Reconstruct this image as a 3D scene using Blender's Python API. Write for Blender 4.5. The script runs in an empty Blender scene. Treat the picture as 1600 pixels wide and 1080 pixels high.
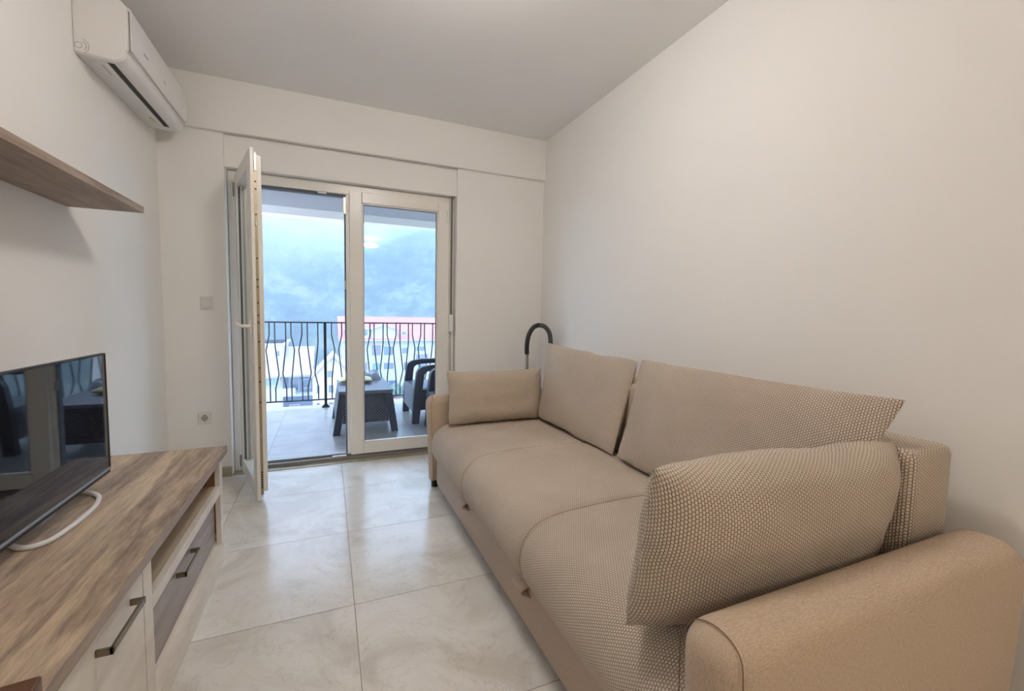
import bpy, bmesh, math, random
from mathutils import Vector, Matrix, noise
random.seed(4)
PI = math.pi
S = bpy.context.scene
C = bpy.context.scene.collection

# ---------------------------------------------------------------- camera
yaw, pit, rol = math.radians(23.10644563), math.radians(-4.18521045), math.radians(-1.11750615)
cy_, sy_ = math.cos(yaw), math.sin(yaw); cp_, sp_ = math.cos(pit), math.sin(pit); cr_, sr_ = math.cos(rol), math.sin(rol)
Rw = Matrix(((cy_, sy_, 0), (-sy_, cy_, 0), (0, 0, 1))) @ Matrix(((1, 0, 0), (0, cp_, -sp_), (0, sp_, cp_))) @ Matrix(((cr_, 0, sr_), (0, 1, 0), (-sr_, 0, cr_)))
cam = bpy.data.cameras.new('camera')
cam.sensor_fit = 'HORIZONTAL'; cam.sensor_width = 36.0
cam.lens = 674.7644584560846 / 1600 * 36.0
cam.clip_start = 0.05; cam.clip_end = 2000
camo = bpy.data.objects.new('camera', cam); C.objects.link(camo)
r_, f_, u_ = Rw.col[0], Rw.col[1], Rw.col[2]
mw = Matrix((( r_[0], u_[0], -f_[0], 0.0), (r_[1], u_[1], -f_[1], 0.0), (r_[2], u_[2], -f_[2], 1.14), (0, 0, 0, 1)))
camo.matrix_world = mw
S.camera = camo

# ---------------------------------------------------------------- world, exposure
S.view_settings.view_transform = 'Standard'
S.view_settings.look = 'None'
S.view_settings.gamma = 1.0
S.view_settings.use_curve_mapping = False
S.view_settings.exposure = 0.63
W = bpy.data.worlds.new('world'); S.world = W; W.use_nodes = True
wt = W.node_tree; bg = wt.nodes['Background']
SKY_STRENGTH = 7.2
bg.inputs['Color'].default_value = (0.70, 0.84, 1.0, 1)
bg.inputs['Strength'].default_value = SKY_STRENGTH
LAMP_FRONT, LAMP_BACK = 38.0, 38.0
COLOR_FRONT, COLOR_BACK = (1.0, 0.95, 0.90), (1.0, 0.87, 0.72)
S.cycles.max_bounces = 8
S.cycles.diffuse_bounces = 5
S.cycles.volume_bounces = 2
S.cycles.transparent_max_bounces = 12
S.cycles.caustics_reflective = False
S.cycles.caustics_refractive = False

# ---------------------------------------------------------------- materials
def srgb(r, g, b):
    f = lambda c: (c/255/12.92) if c/255 <= 0.04045 else ((c/255+0.055)/1.055)**2.4
    return (f(r), f(g), f(b), 1)
class NT:
    def __init__(s, name):
        s.m = bpy.data.materials.new(name); s.m.use_nodes = True
        s.t = s.m.node_tree; s.b = s.t.nodes['Principled BSDF']; s.out = s.t.nodes['Material Output']
    def n(s, typ, **kw):
        x = s.t.nodes.new(typ)
        for k, v in kw.items():
            if k in x.inputs: x.inputs[k].default_value = v
            else: setattr(x, k, v)
        return x
    def l(s, a, b): s.t.links.new(a, b)
    def math(s, op, a, b=None, c=None):
        x = s.t.nodes.new('ShaderNodeMath'); x.operation = op
        for i, v in enumerate((a, b, c)):
            if v is None: continue
            if isinstance(v, (int, float)): x.inputs[i].default_value = v
            else: s.l(v, x.inputs[i])
        return x.outputs[0]
    def ramp(s, fac, stops):
        x = s.t.nodes.new('ShaderNodeValToRGB'); s.l(fac, x.inputs[0])
        e = x.color_ramp.elements
        while len(e) < len(stops): e.new(0.5)
        for el, (p, c) in zip(e, stops): el.position = p; el.color = c
        return x.outputs[0]
    def coord(s, kind='Object', scale=(1, 1, 1)):
        tc = s.t.nodes.new('ShaderNodeTexCoord'); mp = s.t.nodes.new('ShaderNodeMapping')
        s.l(tc.outputs[kind], mp.inputs[0]); mp.inputs['Scale'].default_value = scale
        return mp.outputs[0]
    def bump(s, h, dist, strength=1.0):
        x = s.t.nodes.new('ShaderNodeBump'); x.inputs['Distance'].default_value = dist; x.inputs['Strength'].default_value = strength
        s.l(h, x.inputs['Height']); s.l(x.outputs[0], s.b.inputs['Normal'])
def plain(name, col, rough=0.5, metal=0.0, spec=0.5, coat=0.0, var=0.03, vscale=8):
    a = NT(name); a.b.inputs['Roughness'].default_value = rough; a.b.inputs['Metallic'].default_value = metal
    a.b.inputs['Specular IOR Level'].default_value = spec; a.b.inputs['Coat Weight'].default_value = coat
    nz = a.n('ShaderNodeTexNoise', Scale=vscale, Detail=3.0); a.l(a.coord(), nz.inputs['Vector'])
    c = col; k = 1-var*2
    o = a.ramp(nz.outputs[0], [(0.3, (c[0]*k, c[1]*k, c[2]*k, 1)), (0.7, c)])
    a.l(o, a.b.inputs['Base Color'])
    return a.m
def paint(name, col):
    a = NT(name); a.b.inputs['Roughness'].default_value = 0.85; a.b.inputs['Specular IOR Level'].default_value = 0.25
    nz = a.n('ShaderNodeTexNoise', Scale=2.0, Detail=4.0); a.l(a.coord(), nz.inputs['Vector'])
    k = 0.985
    a.l(a.ramp(nz.outputs[0], [(0.3, (col[0]*k, col[1]*k, col[2]*k, 1)), (0.7, col)]), a.b.inputs['Base Color'])
    n2 = a.n('ShaderNodeTexNoise', Scale=140.0, Detail=3.0); a.l(a.coord(), n2.inputs['Vector'])
    a.bump(n2.outputs[0], 0.0006, 0.5)
    return a.m
M = {}
M['wall'] = paint('white wall paint', srgb(244, 241, 237))
M['ceil'] = paint('white ceiling paint', srgb(246, 244, 242))
M['render'] = paint('grey white exterior render', srgb(168, 166, 170))
M['pvc'] = plain('white upvc', srgb(236, 232, 224), 0.28, var=0.01)
M['gasket'] = plain('grey rubber gasket', srgb(92, 98, 104), 0.6)
M['alu'] = plain('grey aluminium', srgb(150, 150, 148), 0.4, 0.6)
M['steel'] = plain('brushed steel', srgb(175, 170, 158), 0.32, 0.9)
M['gear'] = plain('brass coloured steel', srgb(168, 156, 128), 0.4, 0.7)
M['black'] = plain('black plastic', srgb(22, 22, 24), 0.45)
M['hose'] = plain('black hose plastic', srgb(34, 34, 36), 0.4)
M['hosegrey'] = plain('dark grey hose plastic', srgb(78, 78, 78), 0.45)
M['acwhite'] = plain('glossy white plastic', srgb(232, 230, 228), 0.2, var=0.01)
M['acgrey'] = plain('grey shadow gap plastic', srgb(150, 148, 146), 0.5)
M['acdark'] = plain('dark vent plastic', srgb(50, 50, 50), 0.6)
M['switch'] = plain('white switch plastic', srgb(228, 225, 218), 0.35, var=0.01)
M['footwhite'] = plain('white lacquered steel', srgb(226, 226, 228), 0.3)
M['silver'] = plain('silver plastic', srgb(150, 158, 170), 0.3, 0.5)
M['rail'] = plain('dark painted iron', srgb(30, 33, 42), 0.45)
M['rattan'] = plain('graphite moulded resin', srgb(62, 66, 80), 0.5)
M['rattan_light'] = plain('graphite resin top', srgb(100, 104, 118), 0.35)
M['yellow'] = plain('pale yellow cloth', srgb(206, 205, 160), 0.9)
M['bluecloth'] = plain('pale grey blue cloth', srgb(170, 182, 205), 0.9)
M['brown'] = plain('dark brown lacquered wood', srgb(88, 54, 30), 0.4)
M['strap'] = plain('grey blind strap', srgb(112, 108, 100), 0.8)
M['label'] = plain('yellow green energy label', srgb(180, 184, 110), 0.5)
M['labelgrey'] = plain('grey printed label', srgb(176, 174, 172), 0.5)
M['handle'] = plain('dull bronze nickel', srgb(126, 116, 98), 0.35, 0.7)
M['piping'] = plain('brown seam thread', srgb(122, 100, 78), 0.9)
# screen
a = NT('glossy black screen'); a.b.inputs['Base Color'].default_value = (0.006, 0.006, 0.008, 1)
a.b.inputs['Roughness'].default_value = 0.03; a.b.inputs['Specular IOR Level'].default_value = 0.8; M['screen'] = a.m
# glass: thin pane
def glass(name, tint, refl):
    a = NT(name); t = a.t
    tr = a.n('ShaderNodeBsdfTransparent'); tr.inputs[0].default_value = tint
    gl = a.n('ShaderNodeBsdfGlossy'); gl.inputs['Roughness'].default_value = 0.0
    fr = a.n('ShaderNodeFresnel', IOR=1.5)
    mx = a.n('ShaderNodeMixShader'); geo = a.n('ShaderNodeNewGeometry'); a.l(a.math('MULTIPLY', a.math('MULTIPLY', fr.outputs[0], refl), a.math('SUBTRACT', 1.0, geo.outputs['Backfacing'])), mx.inputs[0])
    a.l(tr.outputs[0], mx.inputs[1]); a.l(gl.outputs[0], mx.inputs[2]); a.l(mx.outputs[0], a.out.inputs[0])
    return a.m
M['glass'] = glass('window glass', (0.95, 0.98, 0.985, 1), 1.0)
# wood
def wood(name, dark, mid, light, scale=(14, 0.9, 14), rough=0.42, contrast=1.0, seed=0):
    a = NT(name); v = a.coord('Object', scale)
    off = a.n('ShaderNodeVectorMath', operation='ADD'); a.l(v, off.inputs[0]); off.inputs[1].default_value = (seed, seed*1.7, seed*0.6)
    n1 = a.n('ShaderNodeTexNoise', Scale=0.9, Detail=6.0, Roughness=0.62, Distortion=1.1); a.l(off.outputs[0], n1.inputs['Vector'])
    n2 = a.n('ShaderNodeTexNoise', Scale=7.0, Detail=7.0, Roughness=0.75, Distortion=0.4); a.l(off.outputs[0], n2.inputs['Vector'])
    f = a.math('ADD', a.math('MULTIPLY', n1.outputs[0], 0.62), a.math('MULTIPLY', n2.outputs[0], 0.38))
    a.l(a.ramp(f, [(0.36, dark), (0.47, mid), (0.6, light)]), a.b.inputs['Base Color'])
    a.b.inputs['Roughness'].default_value = rough
    a.bump(n2.outputs[0], 0.0012, 0.5)
    return a.m
M['oak'] = wood('brown oak laminate', srgb(112, 95, 83), srgb(164, 144, 125), srgb(214, 193, 166), (10, 1.25, 10))
M['oak_edge'] = wood('brown oak edge band', srgb(138, 118, 104), srgb(152, 134, 120), srgb(168, 150, 136), (9, 1.0, 20))
M['shelfwood'] = wood('pale brown oak shelf laminate', srgb(118, 98, 84), srgb(144, 124, 108), srgb(166, 146, 130), (8, 1.0, 14), 0.5, seed=3)
M['palewood'] = wood('pale tan wood laminate', srgb(176, 156, 130), srgb(194, 174, 148), srgb(210, 192, 166), (8, 1.0, 8), 0.45, seed=9)
M['greywood'] = wood('grey oak drawer laminate', srgb(122, 110, 102), srgb(146, 134, 126), srgb(164, 154, 146), (8, 1.1, 10), 0.4, seed=7)
M['whitewood'] = wood('whitewashed wood laminate', srgb(200, 190, 176), srgb(216, 207, 195), srgb(228, 221, 211), (6, 1.0, 3), 0.4, seed=11)
M['innerwood'] = wood('red brown cut edge', srgb(120, 84, 66), srgb(146, 108, 88), srgb(160, 124, 104), (8, 8, 1), 0.5, seed=5)
# floor tiles
def tiles(name, ox, oy, sz, c1, c2, c3, grout, rough):
    a = NT(name); tc = a.n('ShaderNodeTexCoord'); sp = a.n('ShaderNodeSeparateXYZ'); a.l(tc.outputs['Object'], sp.inputs[0])
    u = a.math('DIVIDE', a.math('SUBTRACT', sp.outputs[0], ox), sz); v = a.math('DIVIDE', a.math('SUBTRACT', sp.outputs[1], oy), sz)
    fu = a.math('ABSOLUTE', a.math('SUBTRACT', a.math('FRACT', u), 0.5)); fv = a.math('ABSOLUTE', a.math('SUBTRACT', a.math('FRACT', v), 0.5))
    m = a.math('MAXIMUM', fu, fv); g = a.math('GREATER_THAN', m, 0.5-0.0017/sz)
    iu = a.math('FLOOR', u); iv = a.math('FLOOR', v)
    cb = a.n('ShaderNodeCombineXYZ'); a.l(a.math('ADD', sp.outputs[0], a.math('MULTIPLY', iu, 3.71)), cb.inputs[0])
    a.l(a.math('ADD', sp.outputs[1], a.math('MULTIPLY', iv, 5.13)), cb.inputs[1]); a.l(a.math('MULTIPLY', iu, 0.9), cb.inputs[2])
    n1 = a.n('ShaderNodeTexNoise', Scale=2.6, Detail=7.0, Roughness=0.62, Distortion=0.9); a.l(cb.outputs[0], n1.inputs['Vector'])
    n2 = a.n('ShaderNodeTexNoise', Scale=3.6, Detail=4.0, Roughness=0.6, Distortion=2.2); a.l(cb.outputs[0], n2.inputs['Vector'])
    col = a.ramp(n1.outputs[0], [(0.36, c1), (0.5, c2), (0.66, c3)])
    vein = a.ramp(a.math('ABSOLUTE', a.math('SUBTRACT', n2.outputs[0], 0.5)), [(0.0, (0.80, 0.78, 0.77, 1)), (0.016, (1, 1, 1, 1))])
    mx = a.n('ShaderNodeMix', data_type='RGBA', blend_type='MULTIPLY'); mx.inputs[0].default_value = 0.55
    a.l(col, mx.inputs[6]); a.l(vein, mx.inputs[7])
    m2 = a.n('ShaderNodeMix', data_type='RGBA'); a.l(g, m2.inputs[0]); a.l(mx.outputs[2], m2.inputs[6]); m2.inputs[7].default_value = grout
    a.l(m2.outputs[2], a.b.inputs['Base Color'])
    n3 = a.n('ShaderNodeTexNoise', Scale=7.0, Detail=3.0); a.l(cb.outputs[0], n3.inputs['Vector'])
    rr = a.math('ADD', a.math('MULTIPLY', n3.outputs[0], 0.10), rough-0.05)
    a.l(a.math('MAXIMUM', rr, a.math('MULTIPLY', g, 0.7)), a.b.inputs['Roughness'])
    a.bump(a.math('SUBTRACT', 1.0, g), 0.0012, 0.8)
    return a.m
M['floor'] = tiles('stone look porcelain tile', 0.083, 2.305, 0.6, srgb(206, 200, 190), srgb(222, 218, 210), srgb(231, 228, 222), srgb(160, 152, 142), 0.2)
M['balfloor'] = tiles('pale balcony tile', 0.15, 4.4, 0.6, srgb(136, 134, 134), srgb(148, 146, 147), srgb(155, 153, 154), srgb(124, 122, 122), 0.3)
M['skirt'] = tiles('beige tile skirting', 0.2, 0.2, 0.6, srgb(150, 140, 120), srgb(162, 152, 132), srgb(172, 162, 144), srgb(130, 120, 104), 0.4)
# knobbly chenille, UV in metres
def nubby(name, yarn, ground, pitch=0.0072, rot=0.0, dist=0.0030):
    a = NT(name); tc = a.n('ShaderNodeTexCoord'); mp = a.n('ShaderNodeMapping'); a.l(tc.outputs['UV'], mp.inputs[0])
    mp.inputs['Rotation'].default_value = (0, 0, rot); mp.inputs['Scale'].default_value = (1/pitch, 1/(pitch*1.25), 1)
    sp = a.n('ShaderNodeSeparateXYZ'); a.l(mp.outputs[0], sp.inputs[0])
    fu = a.math('FLOOR', sp.outputs[0])
    v = a.math('ADD', sp.outputs[1], a.math('MULTIPLY', fu, 0.5))
    su = a.math('ABSOLUTE', a.math('SINE', a.math('MULTIPLY', sp.outputs[0], PI)))
    sv = a.math('ABSOLUTE', a.math('SINE', a.math('MULTIPLY', v, PI)))
    h = a.math('POWER', a.math('MULTIPLY', su, sv), 0.45)
    nz = a.n('ShaderNodeTexNoise', Scale=3.5, Detail=4.0, Roughness=0.6); a.l(tc.outputs['UV'], nz.inputs['Vector'])
    k = 0.90
    cc = a.ramp(nz.outputs[0], [(0.35, (yarn[0]*k, yarn[1]*k, yarn[2]*k, 1)), (0.65, yarn)])
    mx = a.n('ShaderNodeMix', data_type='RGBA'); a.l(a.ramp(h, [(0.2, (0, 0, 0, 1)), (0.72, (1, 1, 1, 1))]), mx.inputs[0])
    mx.inputs[6].default_value = ground; a.l(cc, mx.inputs[7]); a.l(mx.outputs[2], a.b.inputs['Base Color'])  # darker colour between the knobs, following the bump height
    a.b.inputs['Roughness'].default_value = 0.92; a.b.inputs['Specular IOR Level'].default_value = 0.15
    a.b.inputs['Sheen Weight'].default_value = 0.15; a.b.inputs['Sheen Roughness'].default_value = 0.5
    a.bump(h, dist, 0.9)
    return a.m
YARN, GAPS = srgb(224, 208, 190), srgb(118, 98, 82)
M['nub'] = nubby('beige waffle chenille', YARN, GAPS)
M['nubseat'] = nubby('beige waffle chenille seat', YARN, GAPS, 0.0068, 0.0, 0.0022)
def linen(name, c1, c2, rough=0.9):
    a = NT(name); n1 = a.n('ShaderNodeTexNoise', Scale=1.0, Detail=3.0, Roughness=0.7); a.l(a.coord('Object', (900, 500, 90)), n1.inputs['Vector'])
    n2 = a.n('ShaderNodeTexNoise', Scale=1.0, Detail=3.0, Roughness=0.7); a.l(a.coord('Object', (90, 500, 900)), n2.inputs['Vector'])
    f = a.math('MULTIPLY', a.math('ADD', n1.outputs[0], n2.outputs[0]), 0.5)
    a.l(a.ramp(f, [(0.36, c1), (0.62, c2)]), a.b.inputs['Base Color']); a.b.inputs['Roughness'].default_value = rough
    a.b.inputs['Specular IOR Level'].default_value = 0.15; a.b.inputs['Sheen Weight'].default_value = 0.1
    a.bump(f, 0.0012, 0.5); return a.m
M['linen'] = linen('beige linen upholstery', srgb(166, 144, 122), srgb(208, 188, 166))
M['linenbase'] = linen('taupe linen upholstery', srgb(172, 152, 136), srgb(200, 182, 166))

# ---------------------------------------------------------------- mesh helpers
def link(name, me, mat, parent=None):
    o = bpy.data.objects.new(name, me); C.objects.link(o)
    if mat is not None and not me.materials: me.materials.append(mat)
    if parent is not None: o.parent = parent
    return o
def finish(name, bm, mat, parent=None, smooth=False, bevel=0.0, seg=2, angle=35):
    bmesh.ops.recalc_face_normals(bm, faces=bm.faces)
    me = bpy.data.meshes.new(name); bm.to_mesh(me); bm.free()
    if smooth or bevel > 0:
        for p in me.polygons: p.use_smooth = True
        try: me.set_sharp_from_angle(angle=math.radians(angle))
        except Exception: pass
    o = link(name, me, mat, parent)
    if bevel > 0:
        md = o.modifiers.new('bevel', 'BEVEL'); md.width = bevel; md.segments = seg; md.limit_method = 'ANGLE'; md.angle_limit = math.radians(30); md.harden_normals = True
    return o
def abox(bm, x0, x1, y0, y1, z0, z1, mat=None):
    vs = [bm.verts.new(p) for p in ((x0,y0,z0),(x1,y0,z0),(x1,y1,z0),(x0,y1,z0),(x0,y0,z1),(x1,y0,z1),(x1,y1,z1),(x0,y1,z1))]
    if mat is not None:
        for v in vs: v.co = mat @ v.co
    for f in ((0,3,2,1),(4,5,6,7),(0,1,5,4),(1,2,6,5),(2,3,7,6),(3,0,4,7)): bm.faces.new([vs[i] for i in f])
def box(name, x0, x1, y0, y1, z0, z1, mat, parent=None, bevel=0.0, seg=2):
    bm = bmesh.new(); abox(bm, min(x0,x1), max(x0,x1), min(y0,y1), max(y0,y1), min(z0,z1), max(z0,z1)); return finish(name, bm, mat, parent, bevel=bevel, seg=seg)
def boxes(name, lst, mat, parent=None, bevel=0.0, seg=2):
    bm = bmesh.new()
    for b in lst: abox(bm, *b)
    return finish(name, bm, mat, parent, bevel=bevel, seg=seg)
def atube(bm, pts, r, seg=10, cap=True, radii=None):
    pts = [Vector(p) for p in pts]; rings = []; up = None
    for i, p in enumerate(pts):
        t = (pts[min(i+1, len(pts)-1)] - pts[max(i-1, 0)]).normalized()
        if up is None: up = t.orthogonal().normalized()
        up = (up - t*up.dot(t)); up = up.normalized() if up.length > 1e-6 else t.orthogonal().normalized()
        b = t.cross(up); rr = radii[i] if radii else r
        rings.append([bm.verts.new(p + (up*math.cos(2*PI*k/seg) + b*math.sin(2*PI*k/seg))*rr) for k in range(seg)])
    for a_, b_ in zip(rings, rings[1:]):
        for k in range(seg): bm.faces.new((a_[k], a_[(k+1) % seg], b_[(k+1) % seg], b_[k]))
    if cap: bm.faces.new(rings[0][::-1]); bm.faces.new(rings[-1])
def tube(name, pts, r, mat, parent=None, seg=10, radii=None):
    bm = bmesh.new(); atube(bm, pts, r, seg, True, radii); return finish(name, bm, mat, parent, smooth=True, angle=50)
def aprism(bm, pts, plane, d0, d1):
    # pts 2D outline; plane 'xz' extruded along y, 'yz' along x, 'xy' along z
    def P(a_, b_, d): return {'xz': (a_, d, b_), 'yz': (d, a_, b_), 'xy': (a_, b_, d)}[plane]
    A = [bm.verts.new(P(a_, b_, d0)) for a_, b_ in pts]; B = [bm.verts.new(P(a_, b_, d1)) for a_, b_ in pts]
    n = len(pts)
    for i in range(n): bm.faces.new((A[i], A[(i+1) % n], B[(i+1) % n], B[i]))
    bm.faces.new(A[::-1]); bm.faces.new(B)
def prism(name, pts, plane, d0, d1, mat, parent=None, bevel=0.0, seg=2, smooth=False, angle=35):
    bm = bmesh.new(); aprism(bm, pts, plane, d0, d1); return finish(name, bm, mat, parent, bevel=bevel, seg=seg, smooth=smooth, angle=angle)
def disc(name, c, r, h, mat, parent=None, seg=32, bevel=0.0, axis='z'):
    bm = bmesh.new(); ax = {'x': Vector((1,0,0)), 'y': Vector((0,1,0)), 'z': Vector((0,0,1))}[axis]
    atube(bm, [Vector(c), Vector(c)+ax*h], r, seg); return finish(name, bm, mat, parent, smooth=True, bevel=bevel)
def arc(cx, cy, r, a0, a1, n):
    return [(cx+r*math.cos(math.radians(a0+(a1-a0)*i/n)), cy+r*math.sin(math.radians(a0+(a1-a0)*i/n))) for i in range(n+1)]
def catmull(pts, n=8):
    P = [Vector(p) for p in pts]; out = []
    for i in range(len(P)-1):
        p0 = P[max(i-1,0)]; p1 = P[i]; p2 = P[i+1]; p3 = P[min(i+2,len(P)-1)]
        for k in range(n):
            t = k/n
            out.append(0.5*((2*p1)+(-p0+p2)*t+(2*p0-5*p1+4*p2-p3)*t*t+(-p0+3*p1-3*p2+p3)*t**3))
    out.append(P[-1]); return out
def thing(name, label, cat, loc=(0,0,0), group=None):
    o = bpy.data.objects.new(name, None); C.objects.link(o); o.empty_display_size = 0.05
    o['label'] = label; o['category'] = cat
    if group: o['group'] = group
    o['_o'] = 0; del o['_o']
    o.location = loc
    return o
def settle(root, loc):
    """put the root's origin at loc while its parts, modelled in room coordinates, stay where they are"""
    root.location = loc
    for ch in root.children: ch.location = ch.location - Vector(loc)
def tag(o, label, cat, group=None):
    o['label'] = label; o['category'] = cat
    if group: o['group'] = group
    return o
def struct(o): o['kind'] = 'structure'; return o
def sempty(name, loc=(0,0,0)):
    o = bpy.data.objects.new(name, None); C.objects.link(o); o.empty_display_size = 0.05; o['kind'] = 'structure'; o.location = loc; return o

# ---------------------------------------------------------------- room shell
XL, XR, YB, YF, ZC = -0.96, 1.714, 3.39, -4.2, 2.60
YO = 3.60   # outer face of the back wall
RX0, RX1 = -0.612, 0.952  # recess of the balcony door
struct(box('floor', XL-0.1, XR+0.1, YF-0.1, 3.60, -0.12, 0.0, M['floor']))
struct(box('ceiling', XL-0.1, XR+0.1, YF-0.1, YO, ZC, ZC+0.2, M['ceil']))
struct(box('wall_left', XL-0.2, XL, YF-0.1, YO, 0, ZC, M['wall']))
struct(box('wall_right', XR, XR+0.2, YF-0.1, YO, 0, ZC, M['wall']))
struct(box('wall_front', XL, XR, YF-0.2, YF, 0, ZC, M['wall']))
struct(boxes('wall_back', [(XL, RX0, YB, YO, 0, ZC), (RX1, XR, YB, YO, 0, ZC), (RX0, RX1, YB+0.02, YO, 2.065, ZC)], M['wall']))
struct(box('trim_1', XL, XR, 3.358, YB, 2.272, ZC, M['wall'], bevel=0.003))
struct(box('baseboard_back', XL, RX0, YB-0.010, YB, 0, 0.068, M['skirt']))
struct(box('baseboard_right', XR-0.010, XR, YF, YB, 0, 0.068, M['skirt']))
struct(boxes('baseboard_left', [(XL, XL+0.010, YF, YB-0.012, 0, 0.068)], M['skirt']))
struct(box('baseboard_corner', RX1, XR-0.012, YB-0.010, YB, 0, 0.068, M['skirt']))

# door frame (structure): outer frame, mullion seen from the left opening, threshold
FY0, FY1 = 3.468, 3.535
fr = sempty('trim_2', (0.15, FY0, 0))
boxes('frame', [(RX0+0.002, RX0+0.062, FY0, FY1, 0, 2.062), (RX1-0.052, RX1-0.002, FY0, FY1, 0, 2.062), (RX0+0.062, RX1-0.052, FY0, FY1, 1.992, 2.062)], M['pvc'], fr, bevel=0.004)
boxes('mullion', [(0.128, 0.215, FY0+0.004, FY1, 0.045, 1.992)], M['pvc'], fr, bevel=0.003)
boxes('rebate_seal', [(RX0+0.062, RX0+0.070, FY0+0.018, FY1-0.008, 0.05, 1.99), (0.118, 0.128, FY0+0.016, FY1-0.006, 0.05, 1.99), (RX0+0.07, 0.118, FY0+0.018, FY1-0.008, 1.974, 1.992)], M['gasket'], fr)
boxes('threshold', [(RX0+0.062, RX1-0.052, FY0-0.012, FY0+0.022, 0.0, 0.030), (RX0+0.062, RX1-0.052, FY0+0.022, FY1+0.01, 0.0, 0.046)], M['alu'], fr, bevel=0.003)
boxes('striker', [(0.02, 0.118, FY0-0.008, FY0+0.016, 0.030, 0.038), (-0.06, 0.0, FY0+0.004, FY0+0.018, 1.980, 1.992)], M['footwhite'], fr, bevel=0.002)
boxes('keep_plate', [(0.112, 0.130, FY0-0.004, FY0+0.014, 1.85, 1.97), (0.116, 0.129, FY0-0.002, FY0+0.012, 1.30, 1.36), (0.116, 0.129, FY0-0.002, FY0+0.012, 0.62, 0.68)], M['steel'], fr, bevel=0.001)
box('sill_lining', RX0, RX1, YB+0.001, FY0, 0.0005, 0.004, M['skirt'], fr)
settle(fr, (0.15, FY0, 0))

# closed right leaf
d2 = sempty('door_2', (0.53, 3.45, 0.05))
SX0, SX1, SZ0, SZ1, GX0, GX1, GZ0, GZ1 = 0.152, 0.905, 0.040, 2.018, 0.240, 0.812, 0.126, 1.938
SY0, SY1 = 3.446, 3.466
boxes('sash', [(SX0, GX0, SY0, SY1+0.05, SZ0, SZ1), (GX1, SX1, SY0, SY1+0.05, SZ0, SZ1), (GX0, GX1, SY0, SY1+0.05, SZ0, GZ0), (GX0, GX1, SY0, SY1+0.05, GZ1, SZ1)], M['pvc'], d2, bevel=0.005, seg=3)
boxes('glazing_bead', [(GX0, GX0+0.010, SY0+0.006, SY0+0.02, GZ0, GZ1), (GX1-0.010, GX1, SY0+0.006, SY0+0.02, GZ0, GZ1), (GX0, GX1, SY0+0.006, SY0+0.02, GZ0, GZ0+0.010), (GX0, GX1, SY0+0.006, SY0+0.02, GZ1-0.010, GZ1)], M['pvc'], d2, bevel=0.003)
boxes('gasket', [(GX0+0.010, GX0+0.014, SY0+0.010, SY0+0.022, GZ0+0.01, GZ1-0.01), (GX1-0.014, GX1-0.010, SY0+0.010, SY0+0.022, GZ0+0.01, GZ1-0.01), (GX0+0.01, GX1-0.01, SY0+0.010, SY0+0.022, GZ1-0.014, GZ1-0.01)], M['gasket'], d2)
box('pane', GX0+0.008, GX1-0.008, SY0+0.022, SY0+0.0225, GZ0+0.008, GZ1-0.008, M['glass'], d2)
boxes('hinge', [(SX1-0.022, SX1-0.004, SY0-0.012, SY0, 1.86, 1.95)], M['pvc'], d2, bevel=0.004)
settle(d2, (0.53, 3.45, 0.04))

# open left leaf, swung into the room
d1 = sempty('door_1', (0,0,0))
LW, TH = 0.635, 0.058
ldir = Vector((0.274, -0.962, 0)).normalized(); ln = Vector((0.962, 0.274, 0)).normalized()
hp = Vector((-0.385, 2.80, 0)) - ldir*LW
Lm = Matrix(((ldir.x, ln.x, 0, hp.x), (ldir.y, ln.y, 0, hp.y), (0, 0, 1, 0), (0, 0, 0, 1)))
def lbox(name, lst, mat, bevel=0.0, seg=2):
    bm = bmesh.new()
    for b in lst: abox(bm, *b, mat=None)
    o = finish(name, bm, mat, d1, bevel=bevel, seg=seg); return o
z0, z1, sw = 0.028, 2.022, 0.088
lbox('sash', [(0, sw, 0, 0.018, z0, z1), (LW-sw, LW, 0, 0.018, z0, z1), (sw, LW-sw, 0, 0.018, z0, z0+sw), (sw, LW-sw, 0, 0.018, z1-sw, z1),
              (0.018, sw, 0.018, TH, z0+0.02, z1-0.02), (LW-sw, LW-0.012, 0.018, 0.034, z0+0.016, z1-0.016), (LW-sw, LW-0.020, 0.034, TH, z0+0.045, z1-0.03), (sw, LW-sw, 0.018, TH, z0+0.02, z0+sw), (sw, LW-sw, 0.018, TH, z1-sw, z1-0.02)], M['pvc'], bevel=0.003)
lbox('glazing_bead', [(sw-0.002, sw+0.012, -0.004, 0.012, z0+sw, z1-sw), (LW-sw-0.012, LW-sw+0.002, -0.004, 0.012, z0+sw, z1-sw), (sw, LW-sw, -0.004, 0.012, z0+sw-0.002, z0+sw+0.012), (sw, LW-sw, -0.004, 0.012, z1-sw-0.012, z1-sw+0.002)], M['pvc'], bevel=0.002)
lbox('gasket', [(0.012, 0.018, 0.006, 0.014, z0, z1), (sw+0.012, sw+0.0135, 0.006, 0.018, z0+sw, z1-sw)], M['gasket'])
lbox('pane', [(sw+0.01, LW-sw-0.01, 0.024, 0.0245, z0+sw+0.01, z1-sw-0.01)], M['glass'])
lbox('gear_strip', [(LW-0.0125, LW-0.010, 0.0185, 0.0335, z0+0.03, z1-0.03)], M['gear'])
gl = []
for zz in (0.10, 0.115, 0.13, 0.145, 0.16, 0.175, 0.19, 0.60, 0.72, 0.80, 0.95, 1.02, 1.06, 1.10, 1.17, 1.26, 1.30, 1.42, 1.62, 1.66, 1.80, 1.84, 1.90, 1.93):
    gl.append((LW-0.0105, LW-0.0075, 0.022, 0.030, zz, zz+0.008))
lbox('screw', gl, M['black'])
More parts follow.
